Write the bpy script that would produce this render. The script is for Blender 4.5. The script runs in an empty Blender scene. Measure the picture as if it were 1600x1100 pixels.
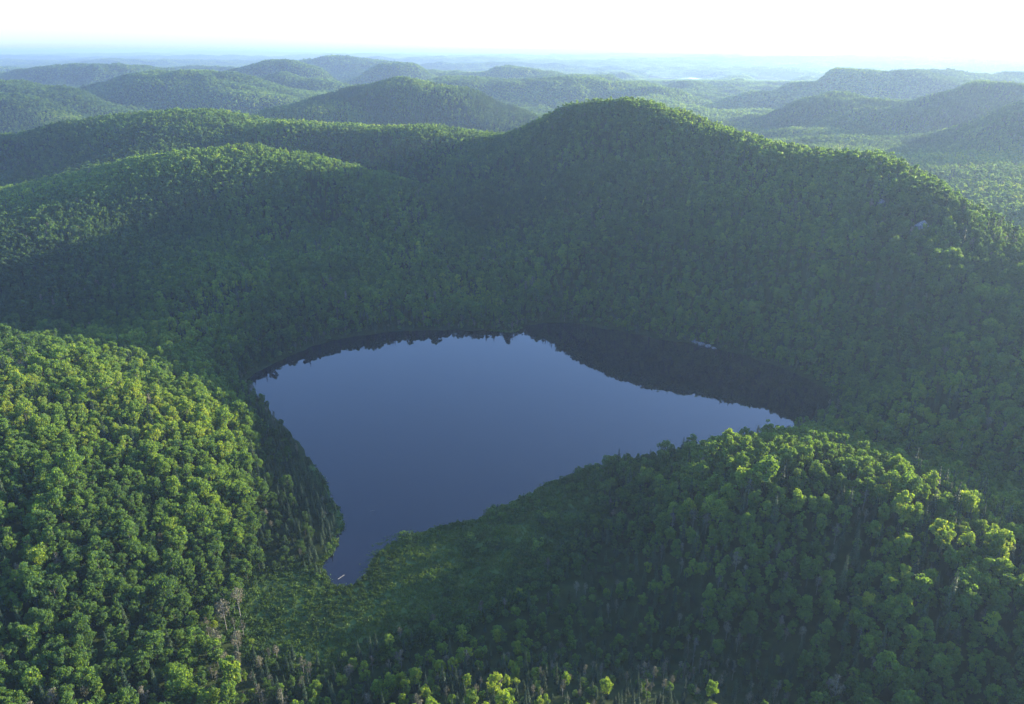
import bpy, math, random
import numpy as np
from mathutils import Vector, Matrix

SC = bpy.context.scene
COL = SC.collection
random.seed(7)
RNG = np.random.default_rng(11)

# ---------------------------------------------------------------- camera
H = 200.0                                   # drone height above the lake, metres
FOV = math.radians(70.0)
PITCH = math.radians(22.4)
F = 800.0 / math.tan(FOV / 2)               # focal length in photo pixels (1600 wide)
cam_data = bpy.data.cameras.new("camera")
cam = bpy.data.objects.new("camera", cam_data)
COL.objects.link(cam)
cam.location = (0, 0, H)
cam.rotation_euler = (math.pi / 2 - PITCH, 0, 0)
cam_data.sensor_fit = 'HORIZONTAL'
cam_data.angle = FOV
cam_data.clip_start = 1.0
cam_data.clip_end = 120000.0
SC.camera = cam

# ---------------------------------------------------------------- sky and sun
SUN_AZ = math.radians(62.0)                 # clockwise from the view direction
SUN_EL = math.radians(11.0)
world = bpy.data.worlds.new("World")
SC.world = world
world.use_nodes = True
wt = world.node_tree
wt.nodes.clear()
w_out = wt.nodes.new("ShaderNodeOutputWorld")
w_bg = wt.nodes.new("ShaderNodeBackground")
w_sky = wt.nodes.new("ShaderNodeTexSky")
w_sky.sky_type = 'NISHITA'
w_sky.sun_disc = False
w_sky.sun_elevation = SUN_EL
w_sky.sun_rotation = SUN_AZ
w_sky.altitude = 200
w_sky.air_density = 1.0
w_sky.dust_density = 1.0
w_sky.ozone_density = 1.6
w_bg.inputs["Strength"].default_value = 0.13
w_wb = wt.nodes.new("ShaderNodeMix"); w_wb.data_type = 'RGBA'; w_wb.blend_type = 'MULTIPLY'
w_wb.inputs["Factor"].default_value = 1.0
w_wb.inputs["B"].default_value = (0.75, 1.0, 1.46, 1)   # cool white balance of the photograph
w_hs = wt.nodes.new("ShaderNodeHueSaturation"); w_hs.inputs["Saturation"].default_value = 0.88
wt.links.new(w_sky.outputs[0], w_hs.inputs["Color"])
wt.links.new(w_hs.outputs[0], w_wb.inputs["A"])
wt.links.new(w_wb.outputs["Result"], w_bg.inputs[0])
wt.links.new(w_bg.outputs[0], w_out.inputs[0])

sun_data = bpy.data.lights.new("sun", 'SUN')
sun_data.energy = 5.0
sun_data.angle = math.radians(0.5)
sun_data.color = (1.0, 0.86, 0.60)
sun = bpy.data.objects.new("sun", sun_data)
COL.objects.link(sun)
sd = Vector((math.sin(SUN_AZ) * math.cos(SUN_EL), math.cos(SUN_AZ) * math.cos(SUN_EL), math.sin(SUN_EL)))
sun.rotation_euler = sd.to_track_quat('Z', 'Y').to_euler()
sun.location = (0, 0, 400)

SC.view_settings.view_transform = 'Standard'
SC.view_settings.look = 'None'
SC.view_settings.exposure = 1.95
SC.view_settings.gamma = 1.0
SC.cycles.max_bounces = 5
SC.cycles.diffuse_bounces = 2
SC.cycles.glossy_bounces = 2
SC.cycles.transmission_bounces = 2
SC.cycles.transparent_max_bounces = 8

CP, SP = math.cos(PITCH), math.sin(PITCH)

def ray(px, py):
    u = (px - 800.0) / F
    v = (550.0 - py) / F
    return u, CP + v * SP, -SP + v * CP

def at_z(px, py, z):
    dx, dy, dz = ray(px, py)
    t = (z - H) / dz
    return dx * t, dy * t

def at_y(px, py, y):
    dx, dy, dz = ray(px, py)
    t = y / dy
    return dx * t, y, H + dz * t

def project(x, y, z):
    """photo pixel (1600 wide) of world points, numpy arrays"""
    zz = z - H
    dep = y * CP - zz * SP
    up = y * SP + zz * CP
    dep = np.where(dep > 1e-3, dep, 1e-3)
    return 800 + F * x / dep, 550 - F * up / dep, dep

# ---------------------------------------------------------------- noise
def _hash(ix, iy, s):
    n = (ix.astype(np.int64) * 374761393 + iy.astype(np.int64) * 668265263 + s * 1274126177) & 0x7fffffff
    n = ((n ^ (n >> 13)) * 1274126177) & 0x7fffffff
    n = n ^ (n >> 16)
    return (n & 0xffff) / 65535.0

def vnoise(x, y, s=0):
    ix, iy = np.floor(x), np.floor(y)
    fx, fy = x - ix, y - iy
    fx = fx * fx * fx * (fx * (fx * 6 - 15) + 10)
    fy = fy * fy * fy * (fy * (fy * 6 - 15) + 10)
    a, b = _hash(ix, iy, s), _hash(ix + 1, iy, s)
    c, d = _hash(ix, iy + 1, s), _hash(ix + 1, iy + 1, s)
    return (a * (1 - fx) + b * fx) * (1 - fy) + (c * (1 - fx) + d * fx) * fy

def fbm(x, y, s=0, octs=4):
    t = np.zeros_like(x, dtype=float); amp = 0.5; tot = 0
    for o in range(octs):
        t += amp * vnoise(x, y, s + o * 17); tot += amp
        x, y = 0.8 * x * 2.03 - 0.6 * y * 2.03 + 11.3, 0.6 * x * 2.03 + 0.8 * y * 2.03 - 7.1
        amp *= 0.5
    return t / tot

def sstep(a, b, x):
    t = np.clip((x - a) / (b - a), 0, 1)
    return t * t * (3 - 2 * t)

# ---------------------------------------------------------------- lake outline (photo pixels on the plane z = 0)
SHORE = [(515,915),(503,897),(500,882),(522,862),(533,845),(532,815),(524,785),(508,755),(492,725),(470,695),(446,668),(418,637),(396,613),(383,598),
 (390,589),(408,577),(432,566),(462,551),(500,537),(545,526),(590,521),(630,518),(668,516),(700,515),(735,516),(768,517),(784,519),(796,520),(808,517),
 (818,510),(842,505),(872,504),(905,506),(940,512),(985,521),(1030,530),(1075,536),(1115,543),(1165,556),(1215,572),(1258,589),(1288,607),(1302,625),
 (1290,645),(1250,668),(1190,688),(1120,700),(1050,712),(990,722),(950,728),(925,728),(908,737),(880,748),(840,765),(800,785),(760,803),(725,818),(690,826),(655,832),
 (628,842),(600,856),(585,872),(574,890),(562,908),(540,918)]
LAKE = np.array([at_z(px, py, 0.0) for px, py in SHORE])

def smooth_poly(P, n=3):
    for _ in range(n):
        Q = np.roll(P, -1, axis=0)
        P = np.stack([0.75 * P + 0.25 * Q, 0.25 * P + 0.75 * Q], 1).reshape(-1, 2)
    return P
LAKE = smooth_poly(LAKE, 3)
_n = np.roll(LAKE, -1, axis=0) - np.roll(LAKE, 1, axis=0)          # small coves and points along the bank
_n = np.stack([_n[:, 1], -_n[:, 0]], 1) / np.linalg.norm(_n, axis=1, keepdims=True)
LAKE = LAKE + _n * ((fbm(LAKE[:, 0] / 9., LAKE[:, 1] / 9., 88, 3) - .5) * 5.5)[:, None]

def poly_sd(x, y, P):
    """signed distance to polygon, positive outside"""
    x = np.asarray(x, float); y = np.asarray(y, float)
    d = np.full(x.shape, 1e18); inside = np.zeros(x.shape, bool)
    A = P; B = np.roll(P, -1, axis=0)
    for (ax, ay), (bx, by) in zip(A, B):
        ex, ey = bx - ax, by - ay
        wx, wy = x - ax, y - ay
        t = np.clip((wx * ex + wy * ey) / (ex * ex + ey * ey), 0, 1)
        d = np.minimum(d, (wx - ex * t) ** 2 + (wy - ey * t) ** 2)
        c = ((ay > y) != (by > y))
        if ay != by:
            inside ^= c & (x < (bx - ax) * (y - ay) / (by - ay) + ax)
    d = np.sqrt(d)
    return np.where(inside, -d, d)

# ---------------------------------------------------------------- near terrain: thin-plate surface through surveyed points
TREE = 13.0
CTRL = []                                   # x, y, ground z
def c(px, py, zc, bare=False):              # canopy-top height seen at that pixel
    x, y = at_z(px, py, zc)
    CTRL.append((x, y, zc if bare else zc - TREE))
for px, py in SHORE[::2]:
    c(px, py, 0.2, True)
# near left hill (sunlit)
for a in [(0,512,52),(60,522,50),(130,545,46),(200,568,40),(250,583,36),(310,600,34),(360,620,27),(-120,505,58),(-300,520,60)]: c(*a)
for a in [(0,620,54),(0,720,50),(0,850,42),(0,980,32),(0,1080,26),(120,650,48),(200,700,41),(300,700,35),(400,720,20),(120,800,41),(250,800,30),
          (350,800,21),(430,790,13),(200,900,28),(300,920,20),(380,930,14),(120,1000,27),(250,1020,19),(350,1060,14),(-200,800,50),(-200,1000,35),(60,1150,25)]: c(*a)
# flat behind the left hill
for a in [(60,492,30),(150,490,26),(230,500,24),(300,520,22),(350,560,18),(-100,480,34)]: c(*a)
# left knob and its face
for a in [(380,500,24),(500,480,22),(600,470,20),(100,430,36),(0,420,44),(230,440,36),(400,430,36),(520,410,37),(640,430,28),
          (0,350,62),(120,360,58),(230,350,54),(320,330,60),(430,330,58),(520,335,52),(620,370,46),(700,360,48),
          (60,290,72),(150,275,84),(240,262,92),(330,258,94),(430,265,89),(500,285,80),(570,300,75),(640,325,62),(700,320,56),
          (230,245,97),(330,228,104),(450,236,101),(560,264,89),(650,300,71),(-150,350,70),(-150,440,50)]: c(*a)
for a, dd, dz in [((330,228,104),50,4),((450,236,101),50,6),((560,264,89),50,9),((650,300,71),60,12),((330,228,104),130,40),((450,236,101),130,46),((560,264,89),130,44),((230,245,97),120,30)]:
    x, y = at_z(*a); CTRL.append((x + dd * .5, y + dd, a[2] - TREE - dz))
# second ridge on the left
for px, py, D in [(0,206,1060),(100,188,1090),(200,172,1110),(300,166,1100),(390,180,1070),(480,183,1050),(600,189,1020),(700,197,990),(780,210,960),(-200,200,1080),(640,225,930),(700,250,880),(750,245,890)]:
    x, y, z = at_y(px, py, D); CTRL.append((x, y, z - TREE))
    if py < 215: CTRL.append((x + 20, y + 60, z - TREE - 6)); CTRL.append((x + 40, y + 190, z - TREE - 48)); CTRL.append((x - 10, y - 34, z - TREE - 4))
# valley behind knob
# gully above the inlet and big mountain on the right
RIDGE = [(800,212,1000),(835,190,930),(880,166,875),(940,157,835),(1000,155,795),(1050,165,758),(1120,193,713),(1200,221,672),(1290,230,642),(1380,239,612),
         (1440,264,580),(1480,292,552),(1540,334,516),(1600,366,486),(1680,388,456),(1780,402,432)]  # last two points lie out of view, raised to shade the wetland
for px, py, D in RIDGE:
    x, y, z = at_y(px, py, D); CTRL.append((x, y, z - TREE))
    for dd, dz in ((90, 22), (220, 52)):    # the ground falls away behind the crest
        x2, y2, z2 = at_y(px + dd * .12, py, D + dd)
        CTRL.append((x2, y2, max(z2 - TREE - dz - (6 if px > 1150 else 0), 22)))
for px in (930, 1000, 1060, 1130, 1200, 1260, 1320, 1380, 1430, 1480, 1530, 1580, 1640):
    cx = [r[0] for r in RIDGE]      # gentle shoulder in front of the crest
    x, y, z = at_y(px, np.interp(px, cx, [r[1] for r in RIDGE]), np.interp(px, cx, [r[2] for r in RIDGE]))
    CTRL.append((x - 16, y - 24, z - TREE - 4.5))
def face(px, y_foot, z_foot, pys):          # slope between a foot point and the crest in one column of the photo
    cx = [r[0] for r in RIDGE]
    pyc = np.interp(px, cx, [r[1] for r in RIDGE]); Dc = np.interp(px, cx, [r[2] for r in RIDGE])
    _, _, zc = at_y(px, pyc, Dc)
    _, Df = at_z(px, y_foot, z_foot)
    for py in pys:
        dx, dy, dz = ray(px, py)
        k = (zc - z_foot) / (Dc - Df)
        t = (H - z_foot + k * Df) / (k * dy - dz)
        D = dy * t; f = (D - Df) / (Dc - Df)
        x, y, z = at_y(px, py, D - 14 * math.sin(math.pi * f))
        CTRL.append((x, y, z - TREE))
face(900, 500, 12, (440, 370, 300, 220)); face(1000, 515, 12, (450, 380, 300, 215)); face(1100, 535, 12, (460, 380, 310, 235)); face(1200, 560, 12, (480, 390, 300))
face(1300, 610, 12, (540, 450, 370, 290)); face(1400, 662, 14, (600, 520, 430, 340, 280)); face(1500, 690, 17, (630, 550, 460, 370)); face(1600, 735, 22, (660, 570, 480, 410))
face(1720, 780, 26, (680, 560, 470))
for a in [(790,480,14),(790,430,24),(790,360,42),(800,290,64)]: c(*a)
for a in [(1600,300,50),(1660,320,52),(1540,285,50),(1490,255,52),(1420,225,54)]: c(*a)
# valley between mountain and near right hill
for a in [(1330,655,14),(1400,668,15),(1480,690,17),(1560,720,20),(1640,750,24),(1800,800,30)]: c(*a)
# near right hill
for a in [(1080,675,20),(1160,674,40),(1230,682,47),(1300,690,50),(1380,706,47),(1450,730,43),(1510,765,40),(1560,800,37),(1620,850,35),(1700,900,42),
          (1000,700,17),(980,745,20),(940,800,15),(1080,760,30),(1170,730,45),(1260,740,46),(1200,780,40),(1320,800,38),(1420,850,33),(1000,850,17),(1120,880,26),(1250,900,28),(1400,950,27),(1550,930,29),
          (950,930,13),(1050,980,15),(1180,1010,18),(1300,1060,19),(1450,1080,15),(1600,1050,19),(1700,1100,16)]: c(*a)
# wetland and bottom strip
for px, py in [(470,925),(450,960),(520,960),(600,930),(640,880),(700,860),(760,840),(820,800),(870,770),(700,920),(440,990),(560,1000)]: c(px, py, 0.9, True)
for a in [(850,880,12),(800,960,12),(700,1020,21),(820,1020,24),(950,1020,26),(1100,1030,26),(600,1020,13),(600,1060,18),(500,1070,15),(420,1080,14),(700,1075,27),(800,1080,32),(950,1080,34),(1100,1090,33)]: c(*a)
for x, y, z in [(0,110,22),(-150,100,8),(200,100,14),(0,-100,12),(-400,0,30),(400,0,36),(-600,300,50),(-750,700,60),(-700,1000,50),(750,200,70),(0,-500,20),(-700,-400,30),(700,-400,40),
                (-700,1500,40),(-200,1500,40),(300,1500,40),(800,1300,40),(1000,900,40),(1200,400,50),(750,800,45),(-1200,600,50),(-1200,1100,50)]: CTRL.append((x, y, z))
CT = np.array(CTRL)

def tps_fit(C, lam):
    n = len(C); X = C[:, :2] / 500.0
    d = np.sqrt(((X[:, None] - X[None]) ** 2).sum(-1)) + 1e-12
    K = d * d * np.log(d) + lam * np.eye(n)
    Pm = np.hstack([np.ones((n, 1)), X])
    A = np.zeros((n + 3, n + 3)); A[:n, :n] = K; A[:n, n:] = Pm; A[n:, :n] = Pm.T
    return np.linalg.solve(A, np.concatenate([C[:, 2], np.zeros(3)])), X
TPS_W, TPS_X = tps_fit(CT, 0.00015)

def tps(x, y):
    sh = np.shape(x); x = np.ravel(x) / 500.0; y = np.ravel(y) / 500.0
    out = TPS_W[-3] + TPS_W[-2] * x + TPS_W[-1] * y
    for i in range(len(TPS_X)):
        d2 = (x - TPS_X[i, 0]) ** 2 + (y - TPS_X[i, 1]) ** 2 + 1e-20
        out = out + TPS_W[i] * 0.5 * d2 * np.log(d2)
    return out.reshape(sh)

# ---------------------------------------------------------------- far hills: crest pixel, distance, half width in pixels, depth / width
HILLS = [  # px, py, D, half width px, depth factor
 (20,122,1900,120,1.0),(-60,135,1700,120,1.0),(140,99,3300,120,0.9),(60,112,3500,90,0.8),(5,104,4600,40,1.0),(262,114,2350,150,0.8),(350,135,2200,90,0.8),
 (330,105,4300,90,0.7),(425,100,3100,75,0.9),(520,92,4300,75,0.8),(560,100,4200,120,0.8),(612,98,3300,60,0.9),(680,108,3600,120,0.7),(470,118,2700,80,0.8),
 (575,130,1750,130,0.6),(680,140,1700,110,0.6),(480,150,1650,90,0.7),(820,106,3500,70,0.9),(880,118,3200,90,0.8),(760,120,2600,140,0.8),(930,128,2600,80,0.9),
 (1150,117,4600,60,0.6),(1000,127,3900,90,0.6),(1120,136,3000,80,0.7),(1090,128,3600,60,0.7),(1010,141,2500,80,0.7),(1170,127,3400,60,0.8),(960,118,4600,80,0.6),
 (1290,118,2550,60,0.8),(1350,116,2500,95,0.7),(1430,115,2450,110,0.7),(1510,113,2800,120,0.7),(1610,114,2900,130,0.7),(1215,141,2350,80,0.8),
 (1290,148,1750,75,0.8),(1360,158,1650,90,0.8),(1560,128,1650,90,1.0),(1480,150,1600,70,1.0),(1640,150,1250,110,1.0),(1720,140,1300,160,1.0),(1560,185,1200,45,1.0),
 (1330,90,9500,160,0.3),(1500,86,11000,200,0.3),(1130,93,9000,110,0.3),(1640,84,12000,150,0.3),(930,97,8500,160,0.3),(1040,79,24000,16,0.6),(1000,84,21000,90,0.5),
 (200,82,16000,90,0.3),(120,84,15000,120,0.3),(330,80,22000,90,0.4),(400,80,23000,60,0.4),(480,82,20000,90,0.4),(50,80,24000,90,0.4),(650,84,18000,160,0.3),(300,88,11000,160,0.3),
 (720,92,9000,120,0.3),(560,86,13000,120,0.3),(820,88,12000,150,0.3),(30,88,11000,100,0.3),(1250,84,17000,120,0.3),(860,83,24000,120,0.3),(720,82,25000,90,0.3),
 (190,95,7000,110,0.4),(330,97,7500,90,0.4),(760,97,6500,110,0.4),(640,92,8500,90,0.3),
]
HL = []
for px, py, D, hw, df in HILLS:
    x, y, z = at_y(px, py, D)
    wx = hw * D / F * 1.1
    HL.append((x, y, z - (TREE if D < 8000 else 6), wx, max(wx * df * (.8 if px > 1150 else .66), 100)))

def far_z(x, y):
    r = np.hypot(x, y)
    wx_ = (fbm(x / 420., y / 420., 5, 3) - .5)
    wy_ = (fbm(x / 420., y / 420., 9, 3) - .5)
    base = 14 + 46 * fbm(x / 900., y / 900., 3, 4)
    base = base + sstep(5500, 11000, r) * (150 * fbm(x / 2600., y / 1500., 33, 4) - 42)
    base = base + sstep(12000, 22000, r) * 35
    acc = np.zeros_like(base)
    for hx, hy, hz, wx, wy in HL:
        k = 0.45 * min(wx, 300)
        q = ((x - hx + wx_ * k) / wx) ** 2 + ((y - hy + wy_ * k) / wy) ** 2
        h = (hz - 30) * np.exp(-0.85 * q ** 1.5)
        acc = acc + np.maximum(h, 0) ** 4
    z = base + 0 * acc
    hh = acc ** 0.25
    return 30 + hh + (base - 30) * (1 - 0.85 * np.clip(hh / 80, 0, 1))

# distant water: px0, px1, py, distance
FARLAKES = [(1020, 1112, 119.0), (1184, 1238, 120.0)]
FL = []
for p0, p1, py in FARLAKES:
    x0, y0 = at_z(p0, py, 18.0); x1, _ = at_z(p1, py, 18.0)
    FL.append(((x0 + x1) / 2, y0, (x1 - x0) / 2))

def ground_z(x, y):
    x = np.asarray(x, float); y = np.asarray(y, float)
    r = np.hypot(x, y)
    zn = tps(x, y)
    w = sstep(1330, 1620, r)
    zf = far_z(x, y)
    rough = (fbm(x / 60., y / 60., 21, 4) - .5)
    z = np.where(w < 1, zn, 0) * (1 - w) + zf * w
    sdl = poly_sd(x, y, LAKE)
    amp = 5.0 * sstep(5, 60, sdl) + 9 * sstep(900, 2500, r)
    z = z + rough * amp + (fbm(x / 210., y / 210., 41, 3) - .5) * (15 * sstep(20, 160, sdl) + 36 * w)
    up = np.maximum(sdl, 0)
    z = np.where(sdl > 0, np.minimum(np.maximum(z, 0.1 + 0.012 * np.minimum(up, 60)), 0.03 + 0.05 * up + 0.012 * up * up), z)
    z = np.where(sdl <= 0, -0.02 + 0.09 * np.maximum(sdl, -40), z)
    for lx, ly, lw in FL:
        q = ((x - lx) / lw) ** 2 + ((y - ly) / 660.) ** 2
        cap = H - (H - 17) * y / (ly - 600) - 18          # the land in front stays below the view of the water
        off = np.abs(x - lx * y / ly) / lw
        side = sstep(1.0, 1.7, off) + sstep(ly - 600, ly - 300, y) + sstep(1900, 1300, y)
        z = np.where(side < 1, np.minimum(z, np.maximum(cap, 12) + 60 * side), z)
        z = z * sstep(0.9, 2.2, q) + 10 * (1 - sstep(0.9, 2.2, q))
    return z

def new_mesh(name, V, Fc, smooth=True):
    me = bpy.data.meshes.new(name)
    V = np.asarray(V, np.float32)
    me.vertices.add(len(V)); me.vertices.foreach_set("co", V.ravel())
    if len(Fc):
        Fc = np.asarray(Fc, np.int32); k = Fc.shape[1]
        me.loops.add(Fc.size); me.loops.foreach_set("vertex_index", Fc.ravel())
        me.polygons.add(len(Fc))
        me.polygons.foreach_set("loop_start", np.arange(0, Fc.size, k, dtype=np.int32))
        me.update(calc_edges=True)
        me.polygons.foreach_set("use_smooth", np.full(len(Fc), smooth))
    me.update()
    return me

def link(name, me, mat=None, parent=None, kind=None, label=None, cat=None, group=None):
    o = bpy.data.objects.new(name, me)
    COL.objects.link(o)
    if mat is not None and not me.materials:
        me.materials.append(mat)
    if parent is not None: o.parent = parent
    if kind: o["kind"] = kind
    if label: o["label"] = label
    if cat: o["category"] = cat
    if group: o["group"] = group
    return o
#@@TERRAIN
# one polar sheet out to the horizon
az = np.concatenate([np.arange(-180, -56, 4.0), np.arange(-56, 56, 0.14), np.arange(56, 100, 0.6), np.arange(100, 180, 4.0)])
az = np.radians(az); na = len(az)
rr = [8.0, 60.0]
while rr[-1] < 1500: rr.append(rr[-1] + max(2.5, rr[-1] * 0.0048))
while rr[-1] < 42000: rr.append(rr[-1] * 1.0085)
rr = np.array(rr); nr = len(rr)
R, A = np.meshgrid(rr, az, indexing='ij')
GX, GY = R * np.sin(A), R * np.cos(A)
GZ = ground_z(GX, GY)
V = np.stack([GX, GY, GZ], -1).reshape(-1, 3)
i = np.arange(nr - 1)[:, None]; j = np.arange(na)[None]
j2 = (j + 1) % na
Fq = np.stack([i * na + j, (i + 1) * na + j, (i + 1) * na + j2, i * na + j2], -1).reshape(-1, 4)

ground_me = new_mesh("ground", V, Fq[:, ::-1])

# ---------------------------------------------------------------- materials
def mat_new(name):
    m = bpy.data.materials.new(name); m.use_nodes = True
    nt = m.node_tree; nt.nodes.clear()
    out = nt.nodes.new("ShaderNodeOutputMaterial")
    return m, nt, out

def ramp(nt, src, stops):
    r = nt.nodes.new("ShaderNodeValToRGB")
    e = r.color_ramp.elements
    while len(e) < len(stops): e.new(0.5)
    for k, (p, col) in enumerate(stops):
        e[k].position = p; e[k].color = (*col, 1)
    nt.links.new(src, r.inputs[0])
    return r.outputs[0]

def leaf_material(name, stops, trans=0.42, gain=1.6, rough=0.55):
    m, nt, out = mat_new(name)
    at = nt.nodes.new("ShaderNodeAttribute"); at.attribute_type = 'INSTANCER'; at.attribute_name = "tint"
    lv = nt.nodes.new("ShaderNodeAttribute"); lv.attribute_name = "leaf_tone"
    add = nt.nodes.new("ShaderNodeMath"); add.operation = 'MULTIPLY_ADD'
    nt.links.new(lv.outputs["Fac"], add.inputs[0]); add.inputs[1].default_value = 0.22
    nt.links.new(at.outputs["Fac"], add.inputs[2])
    colr = ramp(nt, add.outputs[0], stops)
    pb = nt.nodes.new("ShaderNodeBsdfPrincipled")
    pb.inputs["Roughness"].default_value = rough
    pb.inputs["Specular IOR Level"].default_value = 0.12
    nt.links.new(colr, pb.inputs["Base Color"])
    tr = nt.nodes.new("ShaderNodeBsdfTranslucent")
    mul = nt.nodes.new("ShaderNodeMix"); mul.data_type = 'RGBA'; mul.blend_type = 'MULTIPLY'
    mul.inputs["Factor"].default_value = 1.0
    nt.links.new(colr, mul.inputs["A"]); mul.inputs["B"].default_value = (gain * 1.28, gain * 1.15, gain * 0.22, 1)
    nt.links.new(mul.outputs["Result"], tr.inputs[0])
    mx = nt.nodes.new("ShaderNodeMixShader"); mx.inputs[0].default_value = trans
    nt.links.new(pb.outputs[0], mx.inputs[1]); nt.links.new(tr.outputs[0], mx.inputs[2])
    nt.links.new(mx.outputs[0], out.inputs[0])
    return m

M_LEAF = leaf_material("broad_leaves", [(0.0, (0.026, 0.056, 0.034)), (0.4, (0.058, 0.115, 0.046)), (0.75, (0.115, 0.195, 0.050)), (1.0, (0.20, 0.25, 0.055))], trans=.56, gain=1.9)
M_NEEDLE = leaf_material("needles", [(0.0, (0.014, 0.032, 0.02)), (0.5, (0.028, 0.055, 0.026)), (1.0, (0.06, 0.09, 0.035))], trans=0.15, gain=1.3)
M_TWIG = leaf_material("bare_twigs", [(0.0, (0.05, 0.065, 0.04)), (0.5, (0.10, 0.10, 0.07)), (1.0, (0.18, 0.17, 0.115))], trans=0.2, gain=1.0)
M_GRASSY = leaf_material("wet_grass", [(0.0, (0.04, 0.075, 0.022)), (0.5, (0.07, 0.13, 0.03)), (1.0, (0.12, 0.18, 0.045))], trans=0.3, gain=1.2)

def bark_material(name, c0, c1, sc=6.0):
    m, nt, out = mat_new(name)
    tc = nt.nodes.new("ShaderNodeTexCoord")
    mp = nt.nodes.new("ShaderNodeMapping"); mp.inputs["Scale"].default_value = (sc, sc, sc * 0.3)
    nz = nt.nodes.new("ShaderNodeTexNoise"); nz.inputs["Scale"].default_value = 1.0; nz.inputs["Detail"].default_value = 4
    nt.links.new(tc.outputs["Object"], mp.inputs[0]); nt.links.new(mp.outputs[0], nz.inputs[0])
    colr = ramp(nt, nz.outputs[0], [(0.35, c0), (0.65, c1)])
    pb = nt.nodes.new("ShaderNodeBsdfPrincipled"); pb.inputs["Roughness"].default_value = 0.85
    nt.links.new(colr, pb.inputs["Base Color"]); nt.links.new(pb.outputs[0], out.inputs[0])
    return m
M_BARK = bark_material("grey_brown_bark", (0.035, 0.038, 0.028), (0.085, 0.085, 0.065))
M_PALE = bark_material("pale_bark", (0.12, 0.115, 0.105), (0.27, 0.26, 0.24))
M_DARKBARK = bark_material("dark_bark", (0.04, 0.033, 0.028), (0.10, 0.085, 0.07))
M_ROCK = bark_material("rock", (0.05, 0.05, 0.06), (0.20, 0.20, 0.23), 1.6)

# ---------------------------------------------------------------- tree meshes
def quads_mesh(name, P, N, S, tone, mat, extra=None, stretch=1.0):
    """leaf clusters: one small tilted quad per point"""
    n = len(P)
    N = N / (np.linalg.norm(N, axis=1, keepdims=True) + 1e-9)
    r = RNG.normal(size=(n, 3))
    T = np.cross(N, r); T /= np.linalg.norm(T, axis=1, keepdims=True) + 1e-9
    B = np.cross(N, T)
    s = S[:, None]
    bend = 0.25 * s * N
    V = np.stack([P - T * s - bend * RNG.random((n, 1)), P - B * s * stretch * RNG.uniform(.6, 1, (n, 1)), P + T * s * RNG.uniform(.7, 1, (n, 1)), P + B * s * stretch - bend], 1).reshape(-1, 3)
    Fc = np.arange(4 * n).reshape(n, 4)
    me = new_mesh(name, V, Fc, smooth=False)
    a = me.attributes.new("leaf_tone", 'FLOAT', 'FACE')
    a.data.foreach_set("value", np.asarray(tone, np.float32))
    me.materials.append(mat)
    return me

def broad_points(n, hgt, rad, base, nclump, size, rng, lump=0.36, inner=0.15):
    """points over many uneven clumps arranged on a dome"""
    cz = (base + hgt) / 2; hz = (hgt - base) / 2
    cl = []
    for k in range(nclump):
        th = rng.uniform(0, 2 * np.pi); u = rng.uniform(-0.85, 1.0)
        rr_ = math.sqrt(max(0, 1 - u * u)); sh = rng.uniform(0.5, 0.88)
        if u < 0: rr_ *= 0.9
        cl.append((rad * rr_ * sh * math.cos(th), rad * rr_ * sh * math.sin(th), cz + hz * u * sh, rad * rng.uniform(0.7, 1.25) * lump))
    cl = np.array(cl)
    w = cl[:, 3] ** 2; idx = rng.choice(len(cl), n, p=w / w.sum())
    d = rng.normal(size=(n, 3)); d /= np.linalg.norm(d, axis=1, keepdims=True)
    d[:, 2] = np.where(rng.random(n) < 0.6, np.abs(d[:, 2]), d[:, 2])
    rr_ = rng.uniform(0.72, 1.06, (n, 1))
    ins = rng.random((n, 1)) < inner
    rr_ = np.where(ins, rng.uniform(0.1, 0.7, (n, 1)), rr_)
    P = cl[idx, :3] + d * cl[idx, 3:4] * rr_ * np.array([1, 1, 0.8])
    N = d + rng.normal(size=(n, 3)) * 0.55
    S = size * rng.uniform(0.6, 1.3, n)
    tone = np.clip(rng.normal(0, 0.45, n) + rng.normal(0, .35, len(cl))[idx], -1, 1)
    return P, N, S, tone

def tube(path, radii, sides=5):
    V = []; Fc = []
    path = [np.array(p, float) for p in path]
    for k, p in enumerate(path):
        d = path[min(k + 1, len(path) - 1)] - path[max(k - 1, 0)]
        d /= np.linalg.norm(d) + 1e-9
        a = np.cross(d, [0.3, 0.9, 0.1]); a /= np.linalg.norm(a) + 1e-9
        b = np.cross(d, a)
        for q in range(sides):
            t = 2 * math.pi * q / sides
            V.append(p + radii[k] * (math.cos(t) * a + math.sin(t) * b))
    for k in range(len(path) - 1):
        for q in range(sides):
            q2 = (q + 1) % sides
            Fc.append((k * sides + q, k * sides + q2, (k + 1) * sides + q2, (k + 1) * sides + q))
    V.append(path[-1]); top = len(V) - 1; bse = (len(path) - 1) * sides
    for q in range(sides):
        Fc.append((bse + q, bse + (q + 1) % sides, top, top))
    return V, Fc

def tubes_mesh(name, tubes, mat):
    V = []; Fc = []
    for path, rad, sides in tubes:
        v, f = tube(path, rad, sides)
        o = len(V); V += v
        Fc += [tuple(a + o for a in q) for q in f]
    me = bpy.data.meshes.new(name)
    me.from_pydata([tuple(map(float, v)) for v in V], [], [q if q[2] != q[3] else q[:3] for q in Fc])
    for p in me.polygons: p.use_smooth = True
    me.materials.append(mat)
    return me

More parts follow.
